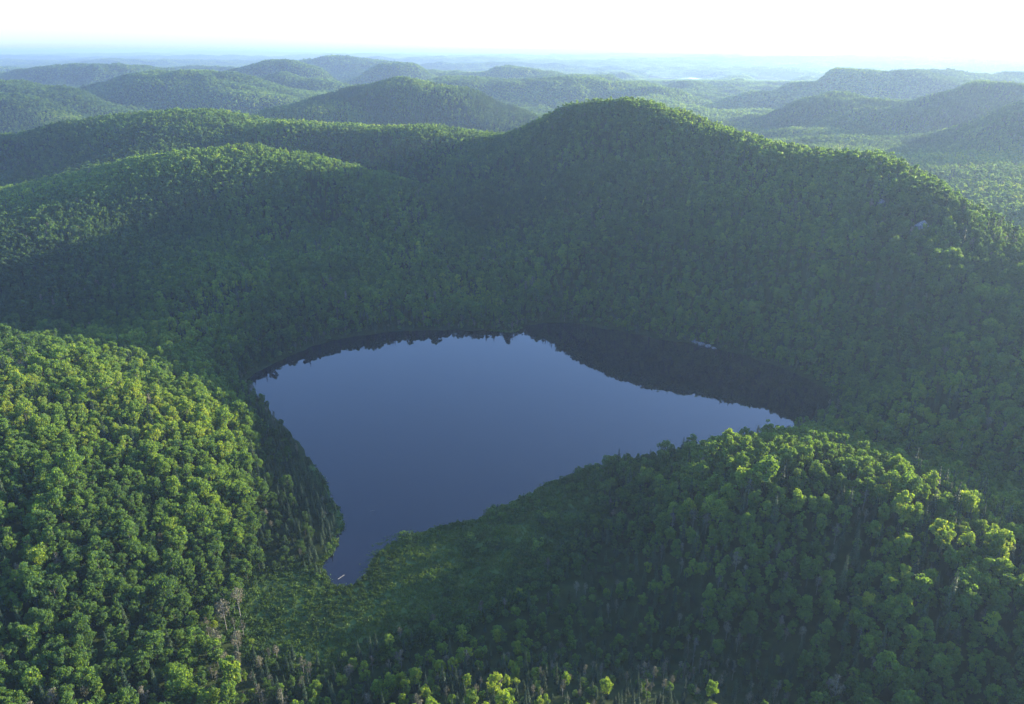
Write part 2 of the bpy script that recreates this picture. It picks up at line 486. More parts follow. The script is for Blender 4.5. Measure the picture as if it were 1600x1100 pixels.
def trunk_mesh(name, hgt, base, rad, mat, rng, r0=0.2, limbs=7):
    lean = rng.uniform(-.4, .4, 2)
    top = hgt * 0.86
    def pt(t): return np.array([lean[0] * t + 0.15 * math.sin(5 * t), lean[1] * t + 0.15 * math.cos(4 * t) - .15, top * t - 0.6 * (1 - t)])
    tb = [([pt(t) for t in (0, .25, .5, .75, 1)], [r0 * 1.25, r0, r0 * .8, r0 * .5, r0 * .15], 6)]
    for k in range(limbs):
        t = rng.uniform(max(0.3, base / top * 0.85), 0.85)
        a = rng.uniform(0, 2 * math.pi); L = rad * rng.uniform(.55, .85)
        p = pt(t); q = p + np.array([math.cos(a) * L, math.sin(a) * L, L * rng.uniform(.5, 1.0)])
        m_ = (p + q) / 2 + np.array([0, 0, -0.12 * L])
        tb.append(([p, m_, q], [r0 * .42, r0 * .28, r0 * .08], 4))
    return tubes_mesh(name, tb, mat)

def spruce_points(n, hgt, rad, base, size, rng):
    u = rng.random(n) ** 0.75            # 0 top .. 1 bottom
    z = hgt - u * (hgt - base)
    tier = np.abs(((z * 0.95) % 1.0) - 0.5) * 2
    r_ = rad * (0.05 + u ** 0.85) * rng.uniform(0.35, 1.0, n) ** 0.5 * (0.68 + 0.42 * tier)
    th = rng.uniform(0, 2 * np.pi, n)
    k = 1 + 0.2 * np.sin(3 * th + z)
    P = np.stack([r_ * k * np.cos(th), r_ * k * np.sin(th), z - 0.28 * r_], -1)
    N = np.stack([0.5 * np.cos(th), 0.5 * np.sin(th), np.full(n, 0.9)], -1) + rng.normal(size=(n, 3)) * 0.4
    S = size * rng.uniform(.6, 1.2, n) * (0.35 + 0.7 * u)
    return P, N, S, rng.uniform(-1, 1, n)

NV = 6
BROAD = []; SPRUCE = []; BARE = []; SHRUB = []
BROAD1 = []; SPRUCE1 = []; GROVE = []; GROVE2 = []
rg = np.random.default_rng(5)
for k in range(NV):
    hgt = rg.uniform(10.5, 13); rad = rg.uniform(3.0, 3.8); base = rg.uniform(1.2, 2.2)
    if k == 4: rad, base, hgt = 2.7, 2.5, 13.0
    if k == 5: rad, base, hgt = 4.3, 3.0, 11.0
    P, N, S, T = broad_points(1700, hgt, rad, base, 34, 0.31, rg, lump=.29)
    BROAD.append((quads_mesh("broadleaf_crown", P, N, S, T, M_LEAF), trunk_mesh("broadleaf_trunk", hgt, base, rad, M_BARK, rg)))
    P, N, S, T = broad_points(280, hgt, rad, base, 16, 0.80, rg)
    BROAD1.append(quads_mesh("broadleaf_crown_coarse", P, N, S, T, M_LEAF))
for k in range(4):
    hgt = rg.uniform(12, 15); rad = rg.uniform(1.5, 2.2); base = rg.uniform(1.0, 2.5)
    P, N, S, T = spruce_points(620, hgt, rad, base, 0.40, rg)
    SPRUCE.append((quads_mesh("spruce_crown", P, N, S, T, M_NEEDLE), tubes_mesh("spruce_trunk", [([(0, 0, -.6), (0, 0, hgt * .5), (0, 0, hgt * .97)], [.2, .13, .03], 6)], M_DARKBARK)))
    P, N, S, T = spruce_points(140, hgt, rad, base, 0.8, rg)
    SPRUCE1.append(quads_mesh("spruce_crown_coarse", P, N, S, T, M_NEEDLE))
for k in range(4):                       # grey, thinly leaved or dead trees
    hgt = rg.uniform(9, 12.5); rad = rg.uniform(1.3, 2.1); base = 3.0
    tb = [([(0, 0, -.6), (.1, 0, hgt * .45), (.05, .1, hgt)], [.16, .11, .02], 5)]
    for q in range(24):
        t = rg.uniform(.28, .95); a = rg.uniform(0, 6.28); L = rad * (1.15 - t * .8) * rg.uniform(.6, 1)
        tb.append(([(0.1 * t, .05 * t, hgt * t), (math.cos(a) * L * .6, math.sin(a) * L * .6, hgt * t + L * .35), (math.cos(a) * L, math.sin(a) * L, hgt * t + L * .9)], [.06, .04, .01], 3))
    P, N, S, T = broad_points(520, hgt, rad, base, 16, 0.27, rg, lump=.5, inner=.5)
    BARE.append((quads_mesh("bare_crown", P, N, S, T, M_TWIG, stretch=.5), tubes_mesh("bare_trunk", tb, M_PALE)))
for k in range(4):
    P, N, S, T = broad_points(170, 2.6, 1.5, 0.0, 9, 0.24, rg, lump=.5)
    SHRUB.append(quads_mesh("shrub_leaves", P, N, S, T, M_LEAF))
def grove(name, R_, sp, nq, size, rng, top=12.0):
    Ps = []; Ns = []; Ss = []; Ts = []
    m = int(R_ / sp) + 1
    for a in range(-m, m + 1):
        for b in range(-m, m + 1):
            x = (a + .5 * (b % 2)) * sp + rng.uniform(-.38, .38) * sp; y = b * sp * .87 + rng.uniform(-.38, .38) * sp
            if x * x + y * y > R_ * R_: continue
            h_ = top * rng.uniform(.78, 1.15); tone = rng.normal(0, .8)
            if rng.random() < .08:
                P, N, S, T = spruce_points(nq, h_ * 1.15, sp * .3, 2, size, rng); T = T * .3 - 1.8
            else:
                P, N, S, T = broad_points(nq, h_, sp * rng.uniform(.45, .62), h_ * .42, 5, size, rng, lump=.45)
                T = T * .5 + tone
            P = P + np.array([x, y, 0])
            Ps.append(P); Ns.append(N); Ss.append(S); Ts.append(T)
    P, N, S, T = map(np.concatenate, (Ps, Ns, Ss, Ts))
    return quads_mesh(name, P, N, S, T, M_LEAF)
for k in range(6):
    GROVE.append(grove("grove", 17.0, 6.6, 46, 1.15, rg))
for k in range(6):
    GROVE2.append(grove("grove_far", 46.0, 9.5, 26, 2.2, rg, top=12))

# ---------------------------------------------------------------- where the vegetation stands
WET = np.array([at_z(px, py, 1.0) for px, py in [(540,912),(575,880),(610,840),(690,812),(760,790),(840,750),(905,722),(940,745),(935,795),(905,845),(860,880),(815,915),
      (760,945),(690,975),(620,1000),(560,1025),(500,1035),(440,1030),(395,1000),(375,960),(390,915),(430,895),(480,885),(505,900)]])
WET = smooth_poly(WET, 2)

def jitter_grid(sp, r0, r1, a0, a1, seed, jit=0.4):
    rng = np.random.default_rng(seed)
    xs = np.arange(-r1, r1, sp); ys = np.arange(-r1 * .2, r1, sp * 0.87)
    X, Y = np.meshgrid(xs, ys); X = X + (np.arange(len(ys)) % 2)[:, None] * sp * .5
    X = X + rng.uniform(-jit, jit, X.shape) * sp; Y = Y + rng.uniform(-jit, jit, Y.shape) * sp
    r = np.hypot(X, Y); a = np.degrees(np.arctan2(X, Y))
    k = (r >= r0) & (r < r1) & (a > a0) & (a < a1)
    return X[k], Y[k]

ROCKS = [(1440, 356, 8.0, 7.0, "largest blue grey rock face high on the right mountain"), (1375, 322, 5.5, 4.5, "middle blue grey rock face below the right ridge"), (1300, 352, 4.5, 3.0, "small grey rock face left of the other two on the right mountain")]
def hit_ground(px, py, lift=0.0):
    D = np.arange(150., 3000., 1.5); dx, dy, dz = ray(px, py); t = D / dy
    g = ground_z(dx * t, D); zz = H + dz * t
    k = int(np.argmax(zz < g + lift)); return float(dx * t[k]), float(D[k]), float(g[k])
ROCKP = [hit_ground(px, py) for px, py, *_ in ROCKS]

x1, y1 = jitter_grid(4.7, 105, 900, -44, 72, 1)
x2, y2 = jitter_grid(5.0, 900, 2000, -41, 43, 2)
x3, y3 = jitter_grid(5.4, 130, 900, -41, 42, 3)      # younger trees under and between the tall ones
TX = np.concatenate([x1, x2, x3]); TY = np.concatenate([y1, y2, y3])
UND = np.concatenate([np.zeros(len(x1) + len(x2)), np.ones(len(x3))])
TZ = ground_z(TX, TY)
PXp, PYp, DEP = project(TX, TY, TZ + 8)
SD = poly_sd(TX, TY, LAKE); SW = poly_sd(TX, TY, WET)
keep = (SD > .9) & (SW > 0)
for (px, py, w_, h_, lb), (rx_, ry_, rz_) in zip(ROCKS, ROCKP):
    keep &= ~((np.abs(TX - rx_) < w_ - 1) & (TY < ry_ + 3) & (TY > ry_ - 9))
keep &= ~((SW < 12) & (RNG.random(len(TX)) < 0.35))
keep &= RNG.random(len(TX)) < 0.97
TX, TY, TZ, PXp, PYp, DEP, SD, SW, UND = [a[keep] for a in (TX, TY, TZ, PXp, PYp, DEP, SD, SW, UND)]
n = len(TX)
patch = fbm(TX / 45., TY / 45., 71, 3)
big = fbm(TX / 190., TY / 190., 77, 3)
p_spr = 0.04 + 0.45 * sstep(.55, .66, patch)
p_bare = 0.012 + 0.07 * sstep(.55, .7, fbm(TX / 35., TY / 35., 91, 3))
p_spr += 0.30 * sstep(26, 4, SD) + 0.1 * sstep(25, 5, SW)
p_bare += 0.16 * sstep(12, 3, SD) + .12 * sstep(20, 5, SW)
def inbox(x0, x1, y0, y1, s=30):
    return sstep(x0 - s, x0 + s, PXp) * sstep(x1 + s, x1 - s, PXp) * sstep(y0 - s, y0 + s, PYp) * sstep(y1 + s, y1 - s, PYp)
foot = inbox(400, 560, 640, 900)         # dark wood along the left shore, its shade partly painted into the leaf tint
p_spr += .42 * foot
strip = inbox(380, 1250, 985, 1250, 25)
p_spr += .38 * strip; p_bare += .18 * strip
p_spr += .08 * inbox(-50, 380, 930, 1250, 30)
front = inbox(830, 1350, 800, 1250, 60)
p_spr += .14 * front; p_bare += .10 * front
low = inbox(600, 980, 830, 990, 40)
lush_sunlit = inbox(-400, 380, 500, 1200, 30)  # sunlit left hill: sunlight painted into lighter leaves, fewer spruces
p_spr *= 1 - .5 * lush_sunlit
p_bare += .5 * inbox(320, 415, 940, 1150, 20)
keep2 = RNG.random(n) > .4 * low
u = RNG.random(n)
kind = np.where(u < p_spr, 1, np.where(u < p_spr + p_bare, 2, 0))   # 0 broadleaf 1 spruce 2 bare
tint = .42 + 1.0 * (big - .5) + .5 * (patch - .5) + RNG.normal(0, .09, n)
tint -= .2 * low  # darker leaves stand in for hill shade that misses these low trees
tint += .22 * lush_sunlit + .16 * inbox(1050, 1700, 640, 900, 40) - .22 * foot + .10 * strip - .12 * front - .10 * sstep(40, 5, SD)  # sunlight painted into the leaf tint: left hill and near right crest lighter
tint = np.where(RNG.random(n) < .03, tint + .15, tint)
tint = np.where(kind == 2, RNG.uniform(.2, 1., n), np.where(kind == 1, RNG.uniform(.1, .8, n), tint))
tint = np.clip(tint, 0.02, .95)
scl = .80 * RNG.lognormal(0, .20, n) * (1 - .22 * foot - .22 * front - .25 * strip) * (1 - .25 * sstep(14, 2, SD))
scl = scl * (1 - .32 * low) * (0.9 + .35 * (fbm(TX / 25., TY / 25., 55, 2) - .5))
scz = scl * RNG.uniform(.92, 1.30, n) * (1 + .12 * front + .12 * strip)
scl *= 1 - .38 * UND; scz *= 1 - .42 * UND
kind = np.where((UND > 0) & (kind == 2), 0, kind)
tint = np.clip(tint - .08 * UND, .02, .95)
far_ = sstep(500, 750, np.hypot(TX, TY)); scz = scz * (1 - far_) + np.clip(scz, .78, .98) * far_
scz = np.minimum(scz, 1.6); scl = np.clip(scl, .45, 1.45)
rot = RNG.uniform(0, 2 * np.pi, n)
LOD = np.where(np.hypot(TX, TY) < 620, 0, 1)
var = RNG.integers(0, 600, n)

# ---------------------------------------------------------------- scattering: one stuff object per mass
def scatter(name, layers, kind_label, label, cat):
    """layers: list of (list of meshes, dict of per-point arrays)"""
    allp = []; at = {k: [] for k in ("pick", "layer", "tint", "rot", "scale", "tilt")}
    for li, (meshes, d) in enumerate(layers):
        m = len(d["x"])
        allp.append(np.stack([d["x"], d["y"], d["z"]], -1))
        at["pick"].append(d["var"] % len(meshes)); at["layer"].append(np.full(m, li))
        at["tint"].append(d["tint"]); at["scale"].append(np.stack([d["s"], d["s"], d["sz"]], -1))
        at["rot"].append(np.stack([d.get("rx", np.zeros(m)), d.get("ry", np.zeros(m)), d["rot"]], -1))
    P = np.concatenate(allp)
    me = new_mesh(name, P, [])
    for nm, ty, k in (("pick", 'INT', "pick"), ("layer", 'INT', "layer"), ("tint", 'FLOAT', "tint")):
        a = me.attributes.new(nm, ty, 'POINT'); v = np.concatenate(at[k])
        a.data.foreach_set("value", v.astype(np.int32 if ty == 'INT' else np.float32))
    for nm, k in (("rotv", "rot"), ("sclv", "scale")):
        a = me.attributes.new(nm, 'FLOAT_VECTOR', 'POINT')
        a.data.foreach_set("vector", np.concatenate(at[k]).astype(np.float32).ravel())
    o = link(name, me, kind="stuff", label=label, cat=cat)
    ng = bpy.data.node_groups.new(name + "_scatter", 'GeometryNodeTree')
    ng.interface.new_socket("Geometry", in_out='INPUT', socket_type='NodeSocketGeometry')
    ng.interface.new_socket("Geometry", in_out='OUTPUT', socket_type='NodeSocketGeometry')
    N_ = ng.nodes; L = ng.links
    gi = N_.new("NodeGroupInput"); go = N_.new("NodeGroupOutput")
    def attr(nm, ty):
        a = N_.new("GeometryNodeInputNamedAttribute"); a.data_type = ty; a.inputs["Name"].default_value = nm
        return a.outputs["Attribute"]
    a_pick, a_layer, a_rot, a_scl = attr("pick", 'INT'), attr("layer", 'INT'), attr("rotv", 'FLOAT_VECTOR'), attr("sclv", 'FLOAT_VECTOR')
    e2r = N_.new("FunctionNodeEulerToRotation"); L.new(a_rot, e2r.inputs[0])
    tj = N_.new("GeometryNodeJoinGeometry")
    for li, (meshes, d) in enumerate(layers):
        gj = N_.new("GeometryNodeJoinGeometry")
        for me_ in meshes:
            src = bpy.data.objects.new(me_.name, me_)
            oi = N_.new("GeometryNodeObjectInfo"); oi.inputs["Object"].default_value = src
            oi.inputs["As Instance"].default_value = False
            g2i = N_.new("GeometryNodeGeometryToInstance")
            L.new(oi.outputs["Geometry"], g2i.inputs[0]); L.new(g2i.outputs[0], gj.inputs[0])
        cmp_ = N_.new("FunctionNodeCompare"); cmp_.data_type = 'INT'; cmp_.operation = 'EQUAL'
        ia = [s for s in cmp_.inputs if s.type == 'INT']
        L.new(a_layer, ia[0]); ia[1].default_value = li
        iop = N_.new("GeometryNodeInstanceOnPoints")
        L.new(gi.outputs[0], iop.inputs["Points"]); L.new(cmp_.outputs[0], iop.inputs["Selection"])
        L.new(gj.outputs[0], iop.inputs["Instance"]); iop.inputs["Pick Instance"].default_value = True
        L.new(a_pick, iop.inputs["Instance Index"]); L.new(e2r.outputs[0], iop.inputs["Rotation"]); L.new(a_scl, iop.inputs["Scale"])
        L.new(iop.outputs[0], tj.inputs[0])
    L.new(tj.outputs[0], go.inputs[0])
    md = o.modifiers.new("scatter", 'NODES'); md.node_group = ng
    return o

def join_meshes(name, a, b):
    """one mesh with crown and trunk for the scattered copies"""
    va = np.zeros(len(a.vertices) * 3, np.float32); a.vertices.foreach_get("co", va)
    V = [tuple(v) for v in va.reshape(-1, 3)] + [tuple(v.co) for v in b.vertices]
    o = len(a.vertices)
    Fc = [tuple(p.vertices) for p in a.polygons] + [tuple(q + o for q in p.vertices) for p in b.polygons]
    me = bpy.data.meshes.new(name); me.from_pydata(V, [], Fc)
    me.materials.append(a.materials[0]); me.materials.append(b.materials[0])
    mi = np.array([0] * len(a.polygons) + [1] * len(b.polygons), np.int32)
    me.polygons.foreach_set("material_index", mi)
    t = me.attributes.new("leaf_tone", 'FLOAT', 'FACE')
    ta = np.zeros(len(a.polygons), np.float32); a.attributes["leaf_tone"].data.foreach_get("value", ta)
    t.data.foreach_set("value", np.concatenate([ta, np.zeros(len(b.polygons), np.float32)]))
    return me
BROADJ = [join_meshes("broadleaf", a, b) for a, b in BROAD]
SPRUCEJ = [join_meshes("spruce", a, b) for a, b in SPRUCE]
BAREJ = [join_meshes("bare", a, b) for a, b in BARE]

# the largest in the picture become objects of their own
PX, PY, DP = project(TX, TY, TZ + 9)
inframe = (PX > -5) & (PX < 1605) & (PY > 0) & (PY < 1130)
size = scl * F / DP * inframe
single = np.zeros(n, bool); size = size * keep2
for kd, cnt in ((0, 290), (1, 290), (2, 290)):
    idx = np.where(kind == kd)[0]
    idx = idx[np.argsort(-size[idx])][:cnt]
    single[idx] = True

def pick_layer(sel):
    return dict(x=TX[sel], y=TY[sel], z=TZ[sel], var=var[sel], tint=tint[sel], s=scl[sel], sz=scz[sel], rot=rot[sel])
rest = ~single & keep2
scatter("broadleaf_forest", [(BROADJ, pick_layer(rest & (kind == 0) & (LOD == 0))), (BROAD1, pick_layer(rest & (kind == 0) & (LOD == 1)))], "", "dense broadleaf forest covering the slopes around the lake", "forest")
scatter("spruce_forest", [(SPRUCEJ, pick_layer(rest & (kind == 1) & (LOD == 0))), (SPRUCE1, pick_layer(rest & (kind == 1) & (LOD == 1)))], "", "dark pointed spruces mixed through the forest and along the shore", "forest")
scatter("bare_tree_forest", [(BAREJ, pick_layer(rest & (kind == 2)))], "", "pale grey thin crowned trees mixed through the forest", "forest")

# wetland cover
def pts_in(bx0, bx1, by0, by1, sp, seed):
    rng = np.random.default_rng(seed)
    X, Y = np.meshgrid(np.arange(bx0, bx1, sp), np.arange(by0, by1, sp))
    return X.ravel() + rng.uniform(-.6, .6, X.size) * sp, Y.ravel() + rng.uniform(-.6, .6, X.size) * sp
wx0, wy0 = WET.min(0) - 14; wx1, wy1 = WET.max(0) + 14
sx, sy = pts_in(wx0, wx1, wy0, wy1, 2.3, 31)
s_l = poly_sd(sx, sy, LAKE); s_w = poly_sd(sx, sy, WET)
spx, spy, sdp = project(sx, sy, np.full(len(sx), 1.5))
pr = .015 + .6 * sstep(.47, .62, fbm(sx / 16., sy / 16., 61, 3)) * (.08 + .92 * sstep(620, 830, spx)) + .8 * sstep(-9, 3, s_w)
pr += .3 * sstep(9, 3, s_l) * sstep(600, 660, spx)
pr *= 1 - .8 * sstep(470, 540, spx) * sstep(690, 620, spx) * sstep(990, 940, spy) * sstep(3, -8, s_w)
ok = (s_l > 1.2) & (s_w < 9) & (RNG.random(len(sx)) < pr)
sx, sy, spx, spy, sdp, s_l = [a[ok] for a in (sx, sy, spx, spy, sdp, s_l)]
sz_ = ground_z(sx, sy); m = len(sx)
ss = RNG.lognormal(-.12, .38, m); ss = np.clip(ss, .35, 1.9) * (1 - .35 * sstep(640, 560, spx))
ss = np.where((spx > 600) & (spx < 650) & (spy > 828) & (spy < 856), ss * 1.9, ss)
sh = dict(x=sx, y=sy, z=sz_ - .1, var=RNG.integers(0, 600, m), tint=np.clip(RNG.normal(.17, .13, m), .02, .8), s=ss, sz=ss * RNG.uniform(.7, 1.2, m), rot=RNG.uniform(0, 6.28, m))
so = np.argsort(-ss * F / sdp)[:280]
sel = np.ones(m, bool); sel[so] = False
scatter("undergrowth", [(SHRUB, {k: v[sel] for k, v in sh.items()})], "", "low shrubs scattered thickly over the wetland", "shrubs")
SHR = []
for i in so:
    o = bpy.data.objects.new("shrub", SHRUB[sh["var"][i] % len(SHRUB)]); COL.objects.link(o)
    o.location = (float(sx[i]), float(sy[i]), float(sz_[i]) - .1); o.rotation_euler = (0, 0, float(sh["rot"][i]))
    o.scale = (float(ss[i]), float(ss[i]), float(sh["sz"][i])); o["tint"] = float(sh["tint"][i])
    o["category"] = "shrub"; o["group"] = "shrubs on the wetland"
    SHR.append((i, o))
TUFT = []
for k in range(4):
    q = 26
    P = np.stack([RNG.normal(0, .45, q), RNG.normal(0, .45, q), RNG.uniform(.15, .6, q)], -1)
    N = np.stack([RNG.normal(0, 1, q), RNG.normal(0, 1, q), RNG.uniform(.0, .6, q)], -1)
    TUFT.append(quads_mesh("grass_tuft", P, N, np.full(q, .2), RNG.uniform(-1, 1, q), M_GRASSY, stretch=1.8))
tx, ty = pts_in(wx0, wx1, wy0, wy1, 1.15, 33)
t_l = poly_sd(tx, ty, LAKE); t_w = poly_sd(tx, ty, WET)
ok = (t_l > -.5) & (t_w < 7) & (RNG.random(len(tx)) < .35 + .6 * fbm(tx / 9., ty / 9., 67, 3))
tx, ty = tx[ok], ty[ok]; m = len(tx)
# sedge fringe all round the lake
L2 = smooth_poly(LAKE, 2); ex = []
for k in range(len(L2)):
    p, q = L2[k], L2[(k + 1) % len(L2)]
    for _ in range(max(1, int(np.linalg.norm(q - p) * 1.6))):
        t = RNG.random(); d = (q - p) / (np.linalg.norm(q - p) + 1e-9)
        ex.append(p + (q - p) * t + np.array([d[1], -d[0]]) * RNG.uniform(-1.6, 1.6))
ex = np.array(ex); e_l = poly_sd(ex[:, 0], ex[:, 1], LAKE); ex = ex[(e_l > -.3) & ((ex[:, 1] < 330) | ((ex[:, 0] > -18) & (ex[:, 0] < 8)))]
tx = np.concatenate([tx, ex[:, 0]]); ty = np.concatenate([ty, ex[:, 1]]); m = len(tx)
gt = np.clip(.4 + 1.3 * (fbm(tx / 14., ty / 14., 68, 3) - .5) + RNG.normal(0, .1, m), 0, 1)
ts = RNG.uniform(.6, 1.5, m)
scatter("grass", [(TUFT, dict(x=tx, y=ty, z=ground_z(tx, ty), var=RNG.integers(0, 600, m), tint=gt, s=ts, sz=ts * RNG.uniform(.6, 1.4, m), rot=RNG.uniform(0, 6.28, m)))], "", "green sedge and grass covering the wetland and lake edge", "grass")

# floating weed in the narrow tip of the lake
fx = []
for _ in range(9000):
    px_, py_ = RNG.uniform(515, 665), RNG.uniform(828, 915)
    fx.append(at_z(px_, py_, 0.0))
fx = np.array(fx); f_l = poly_sd(fx[:, 0], fx[:, 1], LAKE)
fpx, fpy, _ = project(fx[:, 0], fx[:, 1], np.zeros(len(fx)))
band = .5 + .5 * np.sin(fpy * .55 + fpx * .22 + 5 * fbm(fx[:, 0] / 6., fx[:, 1] / 6., 3, 2))
ok = (f_l < -.15) & (RNG.random(len(fx)) < band ** 2 * sstep(-9, -.5, f_l) * .9 * sstep(560, 590, fpx + (fpy - 870) * .2))
fx = fx[ok]
Vp = []; Fp = []
for x, y in fx:
    r_ = RNG.uniform(.12, .4); o = len(Vp)
    for q in range(6):
        t = q * math.pi / 3 + RNG.uniform(-.2, .2)
        Vp.append((x + 1.5 * r_ * math.cos(t), y + r_ * math.sin(t) * .7, .012 + RNG.uniform(0, .01)))
    Fp.append(tuple(range(o, o + 6)))
me = bpy.data.meshes.new("pond_weed"); me.from_pydata(Vp, [], Fp); me.materials.append(M_GRASSY)
link("pond_weed", me, kind="stuff", label="floating green weed in streaks beside the narrow lake tip", cat="pond weed")

# fallen logs, boulders and rock faces
def log(px, py, L, ang, r0, z, label, tilt=0.0):
    x, y = at_z(px, py, z)
    d = np.array([math.cos(ang), math.sin(ang), tilt])
    tb = [([(0, 0, 0), d * L * .5 + np.array([.05, .08, .04]), d * L], [r0, r0 * .8, r0 * .35], 7)]
    for q in range(4):
        t = RNG.uniform(.3, .9); a = ang + RNG.choice([-1, 1]) * RNG.uniform(.5, 1.1)
        tb.append(([d * L * t, d * L * t + np.array([math.cos(a), math.sin(a), .5]) * L * .16], [r0 * .35, r0 * .1], 4))
    me = tubes_mesh("fallen_log", tb, M_PALE)
    o = link("fallen_log", me, label=label, cat="log", group="fallen logs along the lake")
    o.location = (x, y, z)
    return o
log(528, 905, 3.4, .9, .16, .06, "short pale log floating in the narrow lake tip")
log(508, 908, 1.6, 2.2, .13, .12, "small pale stub of wood on the bank left of the lake tip")
log(578, 799, 2.2, .3, .10, .03, "thin twig like log floating alone in the lake's lower bay")
log(776, 502, 11.0, -.5, .28, .8, "long white fallen trunk at the grassy inlet on the far shore", .05)
log(455, 918, 5.0, .4, .2, .5, "grey log lying on the dark bank left of the wetland")
def rock(name, x, y, z, sx_, sy_, sz2, seed, label, group, rotz=0.0):
    import bmesh
    bm = bmesh.new(); bmesh.ops.create_icosphere(bm, subdivisions=3, radius=1.0)
    rs = np.random.default_rng(seed); pl = rs.normal(size=(14, 3)); pl /= np.linalg.norm(pl, axis=1, keepdims=True); ds = rs.uniform(.55, .95, 14)
    for v in bm.verts:
        p = np.array(v.co)
        for a_, d_ in zip(pl, ds):
            e = p @ a_ - d_
            if e > 0: p = p - a_ * e * .92
        v.co = Vector((p[0] * sx_, p[1] * sy_, p[2] * sz2))
    me = bpy.data.meshes.new(name); bm.to_mesh(me); bm.free(); me.materials.append(M_ROCK)
    o = link(name, me, label=label, cat="boulder" if name == "boulder" else "rock face", group=group)
    o.location = (x, y, z); o.rotation_euler = (0, 0, rotz)
    return o
for k, (px, py, a_, b_, c_, lb) in enumerate([(1078, 527, 2.6, 2.0, 4.2, "tallest pale boulder on the far right shore, its left end"), (1086, 534, 3.4, 2.4, 2.2, "wide pale boulder just right of the tallest shore boulder"),
      (1096, 538, 3.0, 2.0, 1.7, "third pale boulder from the left on the far right shore"), (1106, 541, 2.6, 2.0, 1.3, "fourth pale boulder from the left on the far right shore"), (1116, 544, 2.0, 1.6, .9, "lowest pale boulder at the right end of the shore rocks")]):
    x, y = at_z(px, py, .4); rock("boulder", x, y, .4, a_, b_, c_, 40 + k, lb, "pale boulders on the far right shore", RNG.uniform(0, 3))
for k, (px, py, w_, h_, lb) in enumerate(ROCKS):
    x, y, z = ROCKP[k]; rock("rock_face", x, y, z, w_, 5.0, h_, 60 + k, lb, "rock faces showing through the trees on the right mountain", .5)

def slope_angles(x, y, e=12.0):
    gx = (ground_z(x + e, y) - ground_z(x - e, y)) / (2 * e)
    gy = (ground_z(x, y + e) - ground_z(x, y - e)) / (2 * e)
    return np.arctan(gy), -np.arctan(gx)
layers = []
for meshes, sp, r0, r1, s in ((GROVE, 27.0, 1990, 4200, 1.0), (GROVE2, 74.0, 4170, 17000, 1.0)):
    gx, gy = jitter_grid(sp, r0, r1, -40, 41, int(sp), .12)
    gz = ground_z(gx, gy)
    for lx, ly, lw in FL:
        ok = ((gx - lx * np.minimum(gy, ly) / ly) / (lw + 60)) ** 2 + ((gy - ly) / np.where(gy < ly, 850., 640.)) ** 2 > 1
        gx, gy, gz = gx[ok], gy[ok], gz[ok]
    rx, ry = slope_angles(gx, gy, sp * .4)
    m = len(gx)
    # tilt with the slope without spinning, so the patches lie on the hillside
    tn = .42 + .8 * (fbm(gx / 260., gy / 260., 12, 3) - .5) + RNG.normal(0, .05, m)
    layers.append((meshes, dict(x=gx, y=gy, z=gz, var=RNG.integers(0, 600, m), tint=np.clip(tn, .05, .9), s=np.full(m, s), sz=RNG.uniform(.9, 1.1, m), rot=np.zeros(m), rx=rx, ry=ry)))
    print("groves", m)
scatter("distant_forest", layers, "", "unbroken distant forest over the hills fading into blue haze", "forest")

# ---------------------------------------------------------------- single trees
def make_tree(i):
    kd = kind[i]
    nm, cat = (("broadleaf_tree", "tree"), ("spruce_tree", "spruce"), ("bare_tree", "bare tree"))[kd]
    pair = ((BROAD, SPRUCE, BARE)[kd]); pair = pair[var[i] % len(pair)]
    e = bpy.data.objects.new(nm, None); COL.objects.link(e)
    e.empty_display_size = 1
    e.location = (float(TX[i]), float(TY[i]), float(TZ[i]))
    e.rotation_euler = (0, 0, float(rot[i])); e.scale = (float(scl[i]), float(scl[i]), float(scz[i]))
    cr = bpy.data.objects.new("crown", pair[0]); COL.objects.link(cr); cr.parent = e; cr["tint"] = float(tint[i])
    tr = bpy.data.objects.new("trunk", pair[1]); COL.objects.link(tr); tr.parent = e
    e["category"] = cat
    e["group"] = ("broadleaf trees nearest the camera", "spruces nearest the camera", "bare grey trees nearest the camera")[kd]
    return e
SINGLES = [(i, make_tree(i)) for i in np.where(single)[0]]
ORD = "zeroth first second third fourth fifth sixth seventh eighth ninth tenth eleventh twelfth thirteenth fourteenth fifteenth sixteenth seventeenth eighteenth nineteenth".split()
def ordinal(k):
    if k < 20: return ORD[k]
    tens = ("twenty", "thirty", "forty", "fifty", "sixty")[k // 10 - 2]
    return tens[:-1] + "ieth" if k % 10 == 0 else tens + ORD[k % 10]
def shade_word(kd, t):
    if kd == "tree": return "dark green" if t < .3 else "mid green" if t < .45 else "light green"
    if kd == "spruce": return "blackish" if t < .4 else "dark green"
    if kd == "bare tree": return "dark grey" if t < .35 else "grey" if t < .65 else "pale"
    return "dark" if t < .2 else "green"
def sector(px):
    return "left slope" if px < 330 else "below wetland" if px < 620 else "bottom middle" if px < 900 else "right of middle" if px < 1250 else "right slope"
def wet_sector(px):
    return "wetland's left part" if px < 560 else "wetland's middle part" if px < 740 else "wetland's right part"
